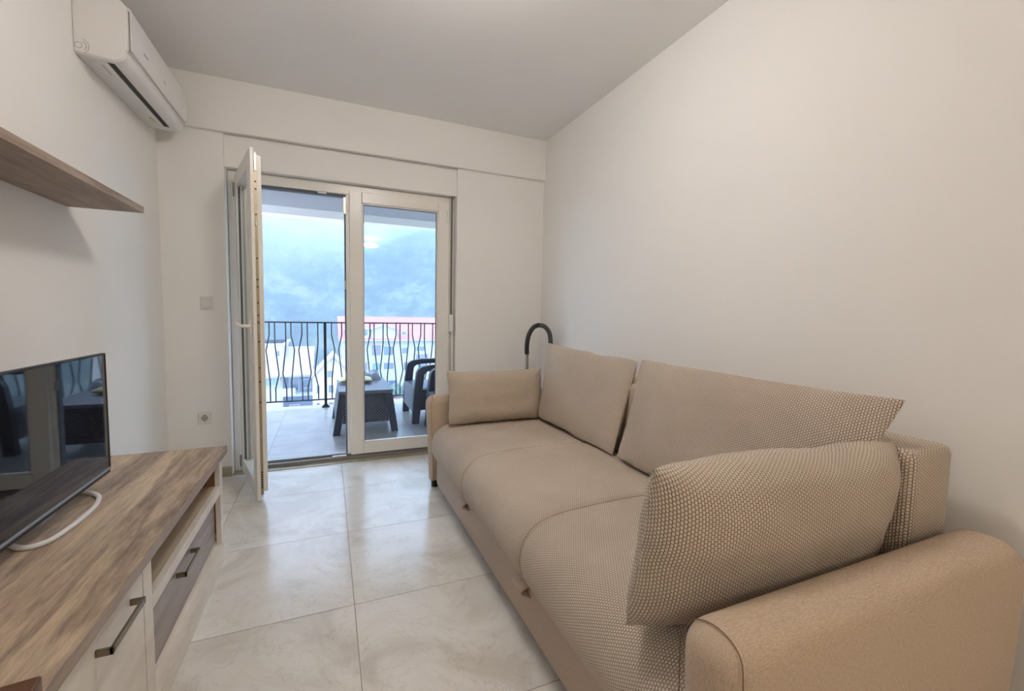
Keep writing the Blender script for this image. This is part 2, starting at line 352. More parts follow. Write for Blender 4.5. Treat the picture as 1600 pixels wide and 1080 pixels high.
lbox('lock_cam', [(LW-0.010, LW-0.003, 0.021, 0.031, 1.60, 1.625), (LW-0.010, LW-0.003, 0.021, 0.031, 1.00, 1.05), (LW-0.010, LW-0.003, 0.021, 0.031, 0.40, 0.425), (LW-0.010, LW-0.002, 0.020, 0.032, 1.90, 1.99)], M['steel'], bevel=0.001)
h = boxes('handle_rose', [(LW-0.060, LW-0.030, -0.012, 0, 1.00, 1.075)], M['pvc'], d1, bevel=0.004)
tube('handle', catmull([(LW-0.045, -0.010, 1.040), (LW-0.045, -0.035, 1.040), (LW-0.052, -0.056, 1.042), (LW-0.085, -0.062, 1.046), (LW-0.165, -0.060, 1.056)], 5), 0.010, M['pvc'], d1, seg=10)
lbox('hinge', [(-0.016, 0.004, -0.010, 0.010, 1.88, 1.97), (-0.016, 0.004, -0.010, 0.010, 0.05, 0.13)], M['alu'], bevel=0.004)
d1.matrix_world = Lm

# blind strap and winder beside the frame
bs = thing('blind_strap', 'dark grey blind strap with white winder at the right edge of the balcony door', 'blind strap')
box('strap', 0.916, 0.930, 3.442, 3.4435, 1.10, 2.06, M['strap'], bs)
box('winder', 0.904, 0.940, 3.424, 3.452, 0.985, 1.125, M['acwhite'], bs, bevel=0.007, seg=3)
box('lower_cover', 0.924, 0.944, 3.440, 3.455, 0.05, 0.985, M['switch'], bs, bevel=0.002)
settle(bs, (0.925, 3.45, 0.05))

# light switch, sockets
sw_ = thing('light_switch', 'white square light switch on the wall left of the open balcony door', 'light switch')
box('plate', -0.762, -0.692, YB-0.009, YB, 1.135, 1.215, M['switch'], sw_, bevel=0.003)
box('rocker', -0.751, -0.703, YB-0.013, YB-0.008, 1.148, 1.202, M['switch'], sw_, bevel=0.002)
settle(sw_, (-0.727, YB, 1.135))
so = thing('power_socket', 'white round-holed power socket low on the wall above the TV stand end', 'socket')
box('plate', -0.796, -0.720, YB-0.009, YB, 0.375, 0.451, M['switch'], so, bevel=0.003)
disc('cup', (-0.758, YB-0.0105, 0.413), 0.020, 0.003, M['labelgrey'], so, axis='y')
for dx, dz in ((-0.0095, 0), (0.0095, 0)): disc('contact_hole', (-0.758+dx, YB-0.0115, 0.413+dz), 0.0032, 0.002, M['black'], so, 10, axis='y')
for za in (0.392, 0.427): box('earth_clip', -0.761, -0.755, YB-0.012, YB-0.0095, za, za+0.007, M['black'], so)
settle(so, (-0.758, YB, 0.375))

# ---------------------------------------------------------------- ceiling lamps (light sources of the room)
def ceiling_lamp(x, y, power, col, zc, rx, rz, label):
    t = thing('ceiling_lamp', label, 'ceiling lamp', group=None)
    tube('stem', [(x, y, ZC), (x, y, zc+rz-0.004)], 0.03, M['acwhite'], t, 16)
    a = NT('lit lamp diffuser'); a.b.inputs['Base Color'].default_value = (0.8, 0.8, 0.8, 1)
    a.b.inputs['Emission Color'].default_value = col + (1,); a.b.inputs['Emission Strength'].default_value = power
    bm = bmesh.new(); atube(bm, [(x, y, zc-rz*math.sin(q*PI/12)) for q in range(-6, 7)], 0.15, 32, True, [rx*math.cos(q*PI/12)+0.001 for q in range(-6, 7)])
    finish('diffuser', bm, a.m, t, smooth=True)
    settle(t, (x, y, ZC))
    return t
ceiling_lamp(0.40, 1.42, LAMP_FRONT, COLOR_FRONT, 2.465, 0.12, 0.07, 'round white bun-shaped lamp hanging above the sofa and TV stand')
ceiling_lamp(0.80, -2.30, LAMP_BACK, COLOR_BACK, 2.46, 0.16, 0.045, 'round white ceiling lamp at the back of the room, mirrored in the door glass')

# ---------------------------------------------------------------- wall shelf
ws = box('wall_shelf', XL+0.001, -0.712, 0.55, 2.33, 1.535, 1.561, M['shelfwood'], None, bevel=0.001)
tag(ws, 'long brown oak floating shelf on the left wall above the television', 'shelf')

# ---------------------------------------------------------------- air conditioner
ac = thing('air_conditioner', 'white split air conditioner high on the left wall near the corner', 'air conditioner')
AY0, AY1 = 2.448, 3.262
def acprof(inset=0.0, groove=False):
    x0 = XL+0.002
    p = [(x0, 2.192)]
    if groove: p += [(-0.862, 2.182), (-0.862, 2.210), (-0.836, 2.212), (-0.836, 2.183)]
    p += [(-0.825, 2.184)]
    p += [(-0.800, 2.196), (-0.789, 2.212), (-0.787, 2.236), (-0.781, 2.238), (-0.777, 2.26), (-0.775, 2.40), (-0.785, 2.425), (-0.81, 2.452), (-0.85, 2.470), (-0.90, 2.477), (x0, 2.477)]
    return p
bm = bmesh.new()
aprism(bm, acprof(), 'xz', AY0+0.008, AY0+0.030); aprism(bm, acprof(groove=True), 'xz', AY0+0.030, AY1-0.075); aprism(bm, acprof(), 'xz', AY1-0.075, AY1-0.008)
def shr(pr, k, cx=-0.88, cz=2.33): return [(cx+(x-cx)*k if x > XL+0.01 else x, cz+(z-cz)*k) for x, z in pr]
for ya, yb in ((AY0, AY0+0.008), (AY1, AY1-0.008)):
    A = [bm.verts.new((x, ya, z)) for x, z in shr(acprof(), 0.955)]; B = [bm.verts.new((x, yb, z)) for x, z in acprof()]
    n = len(A)
    for i in range(n): bm.faces.new((A[i], A[(i+1) % n], B[(i+1) % n], B[i]))
    bm.faces.new(A)
finish('body', bm, M['acwhite'], ac, smooth=True, angle=40)
prism('front_panel', [(-0.776, 2.243), (-0.770, 2.246), (-0.767, 2.30), (-0.767, 2.40), (-0.772, 2.418), (-0.786, 2.428)], 'xz', AY0+0.012, AY1-0.012, M['acwhite'], ac, smooth=True)
prism('panel_gap', [(-0.7755, 2.236), (-0.7745, 2.238), (-0.7735, 2.405), (-0.776, 2.405)], 'xz', AY0+0.0035, AY0+0.014, M['acgrey'], ac)
box('vent_slot', -0.861, -0.837, AY0+0.031, AY1-0.076, 2.186, 2.209, M['acdark'], ac)
for ya, yb in ((0.14, 0.19), (0.40, 0.43)): box('panel_clip', -0.7668, -0.7658, AY0+ya, AY0+yb, 2.298, 2.304, M['acgrey'], ac)
boxes('warning_label', [(-0.893, -0.872, AY0+0.06, AY0+0.15, 2.1845, 2.1865)], M['labelgrey'], ac)
boxes('energy_label', [(-0.900, -0.872, 3.07, 3.078, 2.184, 2.186), (-0.900, -0.880, 3.085, 3.093, 2.184, 2.186), (-0.895, -0.870, 3.10, 3.112, 2.184, 2.186), (-0.890, -0.868, 3.12, 3.135, 2.184, 2.186)], M['label'], ac)
for k, (r1, a0, a1) in enumerate(((0.030, -60, 70), (0.021, -50, 60), (0.012, -180, 170))):
    pts = [(-0.940+(0.0 if k < 2 else -0.004)+r1*math.cos(math.radians(a0+(a1-a0)*i/14)), AY0+0.0005, 2.222+r1*math.sin(math.radians(a0+(a1-a0)*i/14))) for i in range(15)]
    tube('pipe_cover', pts, 0.0012, M['acgrey'], ac, 6)
settle(ac, (XL, (AY0+AY1)/2, 2.19))

# ---------------------------------------------------------------- tv stand
ts = thing('tv_stand', 'low TV stand with brown oak top and whitewashed front along the left wall', 'tv stand')
TY0, TY1 = 0.58, 2.300
TZ = 0.510
XF = -0.455   # face of the rails and posts
box('top', XL+0.002, -0.434, TY0, TY1, TZ-0.030, TZ, M['oak'], ts, bevel=0.001)
box('edge_band', -0.4335, -0.4325, TY0+0.001, TY1-0.001, TZ-0.029, TZ-0.001, M['oak_edge'], ts)
box('side_panel', XL+0.02, XF-0.020, TY1-0.022, TY1-0.004, 0.07, TZ-0.030, M['whitewood'], ts)
box('side_panel', XL+0.02, XF-0.020, TY0+0.004, TY0+0.022, 0.07, TZ-0.030, M['whitewood'], ts)
box('post', XF-0.020, XF, TY1-0.052, TY1-0.002, 0.07, TZ-0.030, M['whitewood'], ts, bevel=0.001)
box('post', XF-0.020, XF, 1.376, 1.434, 0.07, TZ-0.030, M['whitewood'], ts, bevel=0.001)
box('partition', XL+0.02, XF-0.021, 1.395, 1.413, 0.07, TZ-0.030, M['innerwood'], ts)
box('inner_side', XL+0.02, XF-0.021, TY1-0.045, TY1-0.024, 0.12, TZ-0.031, M['innerwood'], ts)
box('niche_shelf', XL+0.02, XF-0.021, 1.414, TY1-0.046, 0.322, 0.342, M['palewood'], ts)
box('rail', XF-0.020, XF, 1.434, TY1-0.052, 0.305, 0.343, M['whitewood'], ts, bevel=0.001)
box('back_panel', XL+0.004, XL+0.014, TY0+0.01, TY1-0.01, 0.07, TZ-0.031, M['greywood'], ts)
boxes('plinth', [(XL+0.03, -0.443, TY0, 2.335, 0.0, 0.070)], M['whitewood'], ts, bevel=0.002)
box('bottom_panel', XL+0.02, XF-0.022, TY0+0.023, TY1-0.023, 0.0705, 0.088, M['whitewood'], ts)
dr = box('drawer', XF-0.046, XF-0.024, 1.437, TY1-0.055, 0.074, 0.302, M['greywood'], ts, bevel=0.001)
def bar_handle(parent, x, y0, y1, z, out=0.030, hh=0.016):
    return boxes('handle', [(x, x+out, y0, y0+0.006, z-hh/2, z+hh/2), (x, x+out, y1-0.006, y1, z-hh/2, z+hh/2), (x+out-0.006, x+out, y0, y1, z-hh/2, z+hh/2)], M['handle'], parent, bevel=0.0008)
bar_handle(dr, XF-0.024, 1.715, 1.885, 0.238)
do = box('door', XF-0.020, XF-0.001, 0.86, 1.373, 0.074, TZ-0.034, M['whitewood'], ts, bevel=0.001)
bar_handle(do, XF-0.001, 1.120, 1.300, 0.412)
box('post', XF-0.020, XF, 0.80, 0.857, 0.07, TZ-0.030, M['whitewood'], ts, bevel=0.001)
do2 = box('door', XF-0.020, XF-0.001, TY0+0.004, 0.797, 0.074, TZ-0.034, M['whitewood'], ts, bevel=0.001)
settle(ts, (-0.70, 1.45, 0))

# ---------------------------------------------------------------- television
tv = thing('television', 'black flat screen television on the oak topped stand', 'television')
VX, VY0, VY1, VZ0, VZ1 = -0.700, 1.165, 1.893, 0.572, 0.980
prism('back_shell', [(VX-0.012, VZ0+0.01), (VX-0.012, VZ1-0.003), (VX-0.022, VZ1-0.003), (VX-0.028, VZ1-0.16), (VX-0.062, VZ1-0.19), (VX-0.062, VZ0+0.05), (VX-0.03, VZ0+0.01)], 'xz', VY0+0.005, VY1-0.005, M['black'], tv, bevel=0.002)
boxes('bezel', [(VX-0.014, VX, VY0, VY1, VZ1-0.006, VZ1), (VX-0.014, VX, VY0, VY0+0.007, VZ0+0.012, VZ1-0.006), (VX-0.014, VX, VY1-0.007, VY1, VZ0+0.012, VZ1-0.006)], M['black'], tv, bevel=0.001)
box('screen', VX-0.010, VX-0.0015, VY0+0.0075, VY1-0.0075, VZ0+0.0125, VZ1-0.0065, M['screen'], tv)
box('chin_strip', VX-0.016, VX+0.001, VY0, VY1, VZ0+0.004, VZ0+0.012, M['silver'], tv, bevel=0.002)
box('chin', VX-0.020, VX-0.001, VY0+0.002, VY1-0.002, VZ0-0.006, VZ0+0.0035, M['black'], tv, bevel=0.001)
box('sensor_bump', VX-0.014, VX-0.001, 1.50, 1.56, VZ0-0.010, VZ0-0.0065, M['silver'], tv, bevel=0.001)
def stand_foot(y0, y1):
    z = TZ+0.0065
    pts = catmull([(VX-0.045, y1-0.03, VZ0+0.005), (VX-0.062, y1-0.012, z+0.028), (-0.775, y1, z+0.002), (-0.735, y1-0.025, z), (-0.697, y1-0.070, z), (-0.676, y1-0.145, z), (-0.672, y1-0.225, z), (-0.675, y0+0.085, z), (-0.684, y0+0.020, z), (-0.712, y0-0.008, z), (-0.745, y0+0.004, z), (-0.775, y0+0.040, z+0.002), (VX-0.062, y0+0.055, z+0.028), (VX-0.045, y0+0.065, VZ0+0.005)], 8)
    return tube('foot', pts, 0.0070, M['footwhite'], tv, 10)
stand_foot(1.475, 1.860)
settle(tv, (VX, (VY0+VY1)/2, TZ))

# ---------------------------------------------------------------- dark chair whose back shows at the lower left corner
ch = thing('dining_chair', 'dark brown wooden chair, only its back corner showing at the lower left', 'chair')
cb = boxes('backrest', [(-0.40, 0.0, -0.012, 0.012, 0.42, 0.827)], M["brown"], ch, bevel=0.002)
boxes('seat', [(-0.41, 0.01, -0.40, 0.0, 0.42, 0.45)], M['brown'], ch, bevel=0.006)
for lx in (-0.395, -0.035):
    for ly in (-0.385, -0.035): boxes('leg', [(lx, lx+0.035, ly, ly+0.035, 0, 0.42)], M['brown'], ch, bevel=0.002)
ch.location = (-0.225, 0.46, 0); ch.rotation_euler = (0, 0, math.radians(8))

# ---------------------------------------------------------------- sofa
def swept_cushion(name, prof, y0, y1, mat, parent, r=0.03, sag=0.0, nseg=26):
    """closed XZ profile (list of 2D points) swept along Y, pinched at the ends like a stuffed section; UV in metres"""
    P = [Vector(p) for p in prof]; n = len(P); cx = sum(p.x for p in P)/n; cz = sum(p.y for p in P)/n
    nor = []
    for i in range(n):
        t = P[(i+1) % n]-P[i-1]; m = Vector((t.y, -t.x)); m = m.normalized() if m.length else Vector((0, 0))
        if m.dot(P[i]-Vector((cx, cz))) < 0: m = -m
        nor.append(m)
    arcl = [0]
    for i in range(n): arcl.append(arcl[-1]+(P[(i+1) % n]-P[i]).length)
    bm = bmesh.new(); uvl = bm.loops.layers.uv.new('UVMap'); rings = []; ys = []
    for k in range(nseg+1):
        s = -math.cos(PI*k/nseg); ys.append((y0+y1)/2+s*(y1-y0)/2)
    for y in ys:
        e = min(y-y0, y1-y); ins = r*(1-math.sqrt(max(0, 1-(1-min(e/r, 1))**2))) if e < r else 0
        c = 0
        ring = []
        for i in range(n):
            w = 0.004*noise.noise(Vector((P[i].x*4, y*3.2, P[i].y*4)))
            ring.append(bm.verts.new((P[i].x-nor[i].x*(ins-w), y, P[i].y-nor[i].y*(ins-w))))
        rings.append(ring)
    for k in range(nseg):
        for i in range(n):
            j = (i+1) % n; f = bm.faces.new((rings[k][i], rings[k][j], rings[k+1][j], rings[k+1][i]))
            for lp, (u, v) in zip(f.loops, ((arcl[i], ys[k]), (arcl[i+1], ys[k]), (arcl[i+1], ys[k+1]), (arcl[i], ys[k+1]))): lp[uvl].uv = (v, u)
    bm.faces.new(rings[0][::-1]); bm.faces.new(rings[-1])
    return finish(name, bm, mat, parent, smooth=True, angle=70)
def planar_uv(o, ax=(1, 2)):
    me = o.data; uv = me.uv_layers.new(name='UVMap')
    for p in me.polygons:
        n = p.normal; k = max(range(3), key=lambda i: abs(n[i])); a_, b_ = [(1, 2), (0, 2), (0, 1)][k]
        for li in p.loop_indices:
            co = me.vertices[me.loops[li].vertex_index].co; uv.data[li].uv = (co[a_], co[b_])
    return o
sf = thing('sofa', 'beige three-section fabric sofa bed with upholstered arms along the right wall', 'sofa')
SB, SE = 0.572, 2.682   # inner faces of the two arms
prof = [(0.640, 0.200), (0.612, 0.222), (0.596, 0.262), (0.594, 0.305), (0.604, 0.350), (0.628, 0.388), (0.668, 0.418), (0.730, 0.437), (0.82, 0.446), (0.95, 0.449), (1.10, 0.447), (1.28, 0.443), (1.37, 0.435), (1.385, 0.40), (1.385, 0.24), (1.36, 0.205), (1.0, 0.200)]
pr2 = [tuple(p) for p in [(v.x, v.y) for v in catmull([(a_, b_, 0) for a_, b_ in prof] , 3)]]
for ya, yb in ((SB+0.004, 1.298), (1.298, 1.990), (1.990, SE-0.004)):
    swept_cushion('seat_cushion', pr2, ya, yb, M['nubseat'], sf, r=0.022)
# base box with soft front
def soft_box(name, x0, x1, y0, y1, z0_, z1_, mat, parent, bev, seg=5, amp=0.0, sub=0):
    bm = bmesh.new(); abox(bm, x0, x1, y0, y1, z0_, z1_)
    bmesh.ops.bevel(bm, geom=bm.edges[:], offset=bev, segments=seg, profile=0.5, affect='EDGES')
    return finish(name, bm, mat, parent, smooth=True, angle=60)
base = soft_box('base', 0.632, 1.48, SB+0.001, SE-0.001, 0.035, 0.206, M['linenbase'], sf, 0.012)
# arms
def arm(y0, y1):
    out = [(0.604, 0.045)]
    out += [(0.596, 0.20), (0.586, 0.40), (0.578, 0.53)] + arc(0.635, 0.548, 0.057, 180, 90, 8)[1:]
    out += [(0.8, 0.605), (1.1, 0.605), (1.3, 0.605)] + arc(1.515, 0.495, 0.110, 90, 5, 10) + [(1.622, 0.44), (1.612, 0.30), (1.59, 0.16), (1.57, 0.045)]
    # stuffed slab: the outline is inset along a quarter-round towards both side faces
    P = [Vector(p) for p in out]; n = len(P); nor = []
    for i in range(n):
        e1 = (P[i]-P[i-1]).normalized(); e2 = (P[(i+1) % n]-P[i]).normalized(); t = (e1+e2).normalized()
        m = Vector((-t.y, t.x)); nor.append(m if m.dot(P[i]-Vector((1.1, 0.3))) > 0 else -m)
    bm = bmesh.new(); rings = []; rr = 0.050
    for q in [k/8 for k in range(9)]: rings.append((y0+rr*(1-math.cos(q*PI/2)), rr*(1-math.sin(q*PI/2))))
    rings += [(y1-(y-y0), e) for y, e in rings[::-1]]
    V = [[bm.verts.new((P[i].x-nor[i].x*e*(0.25 if P[i].y < 0.06 else 1), y, max(0.045, P[i].y-nor[i].y*e))) for i in range(n)] for y, e in rings]
    for A, B in zip(V, V[1:]):
        for i in range(n): bm.faces.new((A[i], A[(i+1) % n], B[(i+1) % n], B[i]))
    bm.faces.new(V[0][::-1]); bm.faces.new(V[-1])
    return finish('arm', bm, M['linen'], sf, smooth=True, angle=60), out
arm_near, outl = arm(0.440, SB)
arm_far, _ = arm(SE, 2.812)
for a_, ya, yb in ((arm_near, 0.440, SB), (arm_far, SE, 2.812)):
    # seam round the front panel of the arm
    ym, hw = (ya+yb)/2, (yb-ya)/2
    def px(z): return 0.604-0.026*(z-0.045)/0.515
    pts = [(px(0.06)+0.012, ya-0.001, 0.06), (px(0.50)+0.016, ya-0.001, 0.50), (px(0.54)+0.018, ya+0.002, 0.553), (0.606, ya+0.014, 0.587), (0.612, ya+0.036, 0.601), (0.614, ym, 0.6055), (0.612, yb-0.036, 0.601), (0.606, yb-0.014, 0.587), (px(0.54)+0.018, yb-0.002, 0.553), (px(0.50)+0.016, yb+0.001, 0.50), (px(0.06)+0.012, yb+0.001, 0.06)]
    tube('piping', catmull(pts, 6), 0.0011, M['piping'], a_, 6)
# backrest block
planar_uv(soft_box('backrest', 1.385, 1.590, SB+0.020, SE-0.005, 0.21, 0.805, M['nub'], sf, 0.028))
for y in (2.03, 1.325):
    bm = bmesh.new(); n = 12; w = 0.052
    R_ = []
    for i in range(n+1):
        t = i/n; a1 = t*PI*1.0
        x = 0.632-0.030*math.sin(a1); z = 0.206-0.038*t-0.004*math.sin(a1)
        R_.append([bm.verts.new((x, y-w*(1-0.25*math.sin(a1)), z)), bm.verts.new((x, y+w*(1-0.25*math.sin(a1)), z))])
    for p, q in zip(R_, R_[1:]): bm.faces.new((p[0], p[1], q[1], q[0]))
    o = finish('pull_tab', bm, M['linenbase'], sf, smooth=True)
    md = o.modifiers.new('thick', 'SOLIDIFY'); md.thickness = 0.004
for x, y in ((0.635, 0.50), (0.635, 2.745), (1.45, 0.50), (1.45, 2.745)):
    disc('foot', (x, y, 0), 0.022, 0.046, M['black'], sf, 16)
settle(sf, (1.10, 1.63, 0))

# ---------------------------------------------------------------- loose cushions
def pillow_mesh(name, w, h_, t, mat, seed=0, nu=56, nv=36, p=2.6, ear=0.05, sag=0.0, corner=0.03, back=1.0, taper=(0.0, 0.0)):
    bm = bmesh.new(); uvl = bm.loops.layers.uv.new('UVMap')
    def f(i, n): s = -math.cos(PI*i/n); return s*0.65+(2*i/n-1)*0.35
    grid = {}
    for side in (1, -1):
        for i in range(nu+1):
            for j in range(nv+1):
                u, v = f(i, nu), f(j, nv)
                if side == -1 and (i in (0, nu) or j in (0, nv)): grid[(side, i, j)] = grid[(1, i, j)]; continue
                x = w/2*u*(1-ear*(1-v*v)*abs(u)**3); z = h_/2*v*(1-ear*(1-u*u)*abs(v)**3)
                th = (max(0, 1-abs(u)**p)**0.62)*(max(0, 1-abs(v)**p)**0.62)
                wr = 1+0.10*noise.noise(Vector((u*2.2+seed, v*2.0, side*3.0)))+0.05*noise.noise(Vector((u*6+seed, v*5, side*5.0)))
                y = side*t/2*th*wr*(back if side == -1 else 1.0)
                z += sag*(-abs(u)**2)*(0.5+0.5*v)
                # soft outline
                x += 0.006*noise.noise(Vector((seed, v*3, 1.5)))*abs(u); z += 0.008*noise.noise(Vector((u*3, seed, 2.5)))*abs(v)
                k = 1-corner*(abs(u)*abs(v))**5
                x -= (taper[1] if u > 0 else -taper[0])*abs(u)*(1-v)/2
                grid[(side, i, j)] = bm.verts.new((x*k, y, z*k))
    UVs = {}
    for side in (1, -1):
        for j in range(nv+1):
            a_ = [0]
            for i in range(nu): a_.append(a_[-1]+(grid[(side, i+1, j)].co-grid[(side, i, j)].co).length)
            for i in range(nu+1): UVs[(side, i, j)] = [a_[i]-a_[nu//2], 0]
        for i in range(nu+1):
            a_ = [0]
            for j in range(nv): a_.append(a_[-1]+(grid[(side, i, j+1)].co-grid[(side, i, j)].co).length)
            for j in range(nv+1): UVs[(side, i, j)][1] = a_[j]-a_[nv//2]
    for side in (1, -1):
        for i in range(nu):
            for j in range(nv):
                ij = [(i, j), (i+1, j), (i+1, j+1), (i, j+1)]
                if side == 1: ij = ij[::-1]
                fc = bm.faces.new([grid[(side, a_, b_)] for a_, b_ in ij])
                for lp, (a_, b_) in zip(fc.loops, ij): lp[uvl].uv = UVs[(side, a_, b_)]
    return finish(name, bm, mat, None, smooth=True, angle=180)
def place(o, X, U, origin):
    """X = width direction, U = up direction of the cushion"""
    X = Vector(X).normalized(); U = Vector(U); U = (U-X*U.dot(X)).normalized(); N = U.cross(X)
    o.matrix_world = Matrix(((X.x, N.x, U.x, origin[0]), (X.y, N.y, U.y, origin[1]), (X.z, N.z, U.z, origin[2]), (0, 0, 0, 1)))
def seam(o, w, h_): pass
BK = 0.35
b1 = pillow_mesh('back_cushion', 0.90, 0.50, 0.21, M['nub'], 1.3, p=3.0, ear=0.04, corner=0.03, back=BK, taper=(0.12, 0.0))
place(b1, (0.05, -1, -0.035), (0.27, 0, 1), (1.338, 2.17, 0.695))
tag(b1, 'large beige waffle back cushion farther from the camera, leaning on the sofa back', 'cushion', 'large back cushions on the sofa')
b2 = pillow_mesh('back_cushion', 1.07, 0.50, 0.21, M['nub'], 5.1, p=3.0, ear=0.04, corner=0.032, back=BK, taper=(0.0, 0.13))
place(b2, (0.0, -1, 0.0), (0.27, 0, 1), (1.335, 1.145, 0.695))
tag(b2, 'longest beige waffle back cushion nearer the camera, leaning on the sofa back', 'cushion', 'large back cushions on the sofa')
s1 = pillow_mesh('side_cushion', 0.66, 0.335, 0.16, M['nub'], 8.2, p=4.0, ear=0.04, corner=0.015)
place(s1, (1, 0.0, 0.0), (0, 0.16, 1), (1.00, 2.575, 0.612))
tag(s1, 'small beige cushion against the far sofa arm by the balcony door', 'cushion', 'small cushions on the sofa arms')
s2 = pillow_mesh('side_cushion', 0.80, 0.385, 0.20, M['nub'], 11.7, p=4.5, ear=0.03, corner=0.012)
place(s2, (1, -0.04, -0.02), (0, -0.16, 1), (0.995, 0.687, 0.640))
tag(s2, 'small beige cushion propped against the near sofa arm at the lower right', 'cushion', 'small cushions on the sofa arms')

# ---------------------------------------------------------------- vacuum cleaner wand and hose behind the sofa
vc = thing('vacuum_cleaner', 'vacuum cleaner hose with chrome tube standing in the corner behind the sofa', 'vacuum cleaner')
tube('wand', [(1.47, 3.12, 0.03), (1.456, 3.10, 0.60), (1.452, 3.10, 0.83)], 0.014, M['steel'], vc, 14)
tube('grip', catmull([(1.452, 3.10, 0.822), (1.452, 3.10, 0.90), (1.466, 3.10, 0.975), (1.505, 3.10, 1.035), (1.555, 3.10, 1.056)], 6), 0.0185, M['black'], vc, 14)
tube('hose', catmull([(1.550, 3.10, 1.054), (1.60, 3.10, 1.045), (1.645, 3.10, 1.00), (1.662, 3.10, 0.93), (1.664, 3.11, 0.80), (1.655, 3.15, 0.45), (1.62, 3.18, 0.16), (1.55, 3.20, 0.10)], 6), 0.0185, M['hosegrey'], vc, 14)
boxes('body', [(1.36, 1.60, 3.08, 3.34, 0.0, 0.17)], M['black'], vc, bevel=0.04, seg=4)
settle(vc, (1.5, 3.15, 0))

# ---------------------------------------------------------------- balcony
BZ = -0.01
struct(box('balcony_floor', -3.0, 4.5, YO, 5.68, -0.25, BZ, M['balfloor']))
struct(boxes('balcony_ceiling', [(-3.0, 4.5, YO, 5.66, 2.285, 2.50)], M['render']))
struct(box('balcony_beam', -3.0, 4.5, 5.52, 5.66, 2.20, 2.2845, M['wall']))
struct(boxes('facade', [(-3.0, RX0, YO, YO+0.02, BZ, 2.285), (RX1, 4.5, YO, YO+0.02, BZ, 2.285), (RX0, RX1, YO, YO+0.02, 2.065, 2.285)], M['render']))
rl = thing('balcony_railing', 'dark wrought iron balcony railing with bent bars', 'railing')
RY = 5.55
box('top_rail', -2.9, 4.4, RY-0.020, RY+0.020, 0.988, 1.004, M['rail'], rl, bevel=0.002)
box('bottom_rail', -2.9, 4.4, RY-0.010, RY+0.010, 0.074, 0.088, M['rail'], rl)
def post_(x):
    box('post', x-0.015, x+0.015, RY-0.015, RY+0.015, BZ, 0.990, M['rail'], rl)
    bm = bmesh.new()
    A = [bm.verts.new((x+sx*0.045, RY+sy*0.045, BZ)) for sx, sy in ((-1,-1),(1,-1),(1,1),(-1,1))]; B = [bm.verts.new((x+sx*0.016, RY+sy*0.016, BZ+0.035)) for sx, sy in ((-1,-1),(1,-1),(1,1),(-1,1))]
    for i in range(4): bm.faces.new((A[i], A[(i+1) % 4], B[(i+1) % 4], B[i]))
    bm.faces.new(A[::-1]); bm.faces.new(B); finish('post_base', bm, M['rail'], rl)
for x in (-1.33, -0.034, 1.42): post_(x)
def bar(x, kind, s):
    if kind == 'A': pts = [(0, 0.988), (0, 0.85), (s*0.034, 0.675), (0.004*s, 0.36), (0, 0.30), (0, 0.085)]
    else: pts = [(0, 0.988), (0, 0.76), (0.004*s, 0.70), (s*0.036, 0.400), (0, 0.235), (0, 0.085)]
    tube('baluster', [(x+a_, RY, z) for a_, z in pts], 0.0075, M['rail'], rl, 6)
seqL = [(-0.613, 'A', -1), (-0.558, 'B', 1), (-0.447, 'B', -1), (-0.393, 'A', 1), (-0.281, 'A', -1), (-0.223, 'B', 1), (-0.112, 'B', -1), (0.037, 'A', 1), (0.149, 'A', -1), (0.203, 'B', 1), (0.315, 'B', -1), (0.366, 'A', 1), (0.471, 'A', -1), (0.520, 'B', 1), (0.627, 'B', -1), (0.676, 'A', 1), (0.783, 'A', -1), (0.832, 'B', 1), (0.937, 'B', -1), (0.987, 'A', 1), (1.093, 'A', -1), (1.140, 'B', 1), (1.246, 'B', -1), (1.30, 'A', 1), (-0.725, 'A', 1), (-0.78, 'B', -1), (-0.89, 'B', 1), (-0.945, 'A', -1), (-1.06, 'A', 1), (1.50, 'A', -1), (1.55, 'B', 1), (1.66, 'B', -1), (1.71, 'A', 1)]
for q in seqL: bar(*q)
settle(rl, (0, RY, BZ))

# resin coffee table with weave panel
ct = thing('coffee_table', 'dark grey rattan-look coffee table on the balcony', 'table')
TX0, TX1, TYa, TYb, TT = 0.083, 0.560, 4.20, 4.96, 0.400
def hexa(bm, bot, top):
    A = [bm.verts.new(p) for p in bot]; B = [bm.verts.new(p) for p in top]
    for i in range(4): bm.faces.new((A[i], A[(i+1) % 4], B[(i+1) % 4], B[i]))
    bm.faces.new(A[::-1]); bm.faces.new(B)
box('table_top', TX0-0.004, TX1+0.004, TYa-0.004, TYb+0.004, TT-0.03, TT, M['rattan_light'], ct, bevel=0.006)
def leg(sx, sy):
    bm = bmesh.new()
    xt = TX0 if sx < 0 else TX1; yt = TYa if sy < 0 else TYb
    xb = xt+sx*0.055; yb = yt+sy*0.0
    wt_, wb = 0.075, 0.062; d = 0.045
    def q(x, y, z, w): return [(x, y, z), (x-sx*w, y, z), (x-sx*w, y-sy*d, z), (x, y-sy*d, z)]
    hexa(bm, q(xb, yb, BZ, wb), q(xt, yt, TT-0.031, wt_)); finish('leg', bm, M['rattan'], ct, bevel=0.006)
for sx in (-1, 1):
    for sy in (-1, 1): leg(sx, sy)
def weave_mat():
    a = NT('woven resin'); sp = a.n('ShaderNodeSeparateXYZ'); a.l(a.coord('Object', (70, 70, 70)), sp.inputs[0])
    su = a.math('SINE', a.math('MULTIPLY', a.math('ADD', sp.outputs[0], sp.outputs[1]), PI)); sv = a.math('SINE', a.math('MULTIPLY', sp.outputs[2], PI))
    hh = a.math('MULTIPLY', su, sv); a.bump(hh, 0.004, 1.0)
    a.l(a.ramp(hh, [(0.3, srgb(50, 54, 66)), (0.75, srgb(120, 126, 140))]), a.b.inputs['Base Color']); a.b.inputs['Roughness'].default_value = 0.4
    return a.m
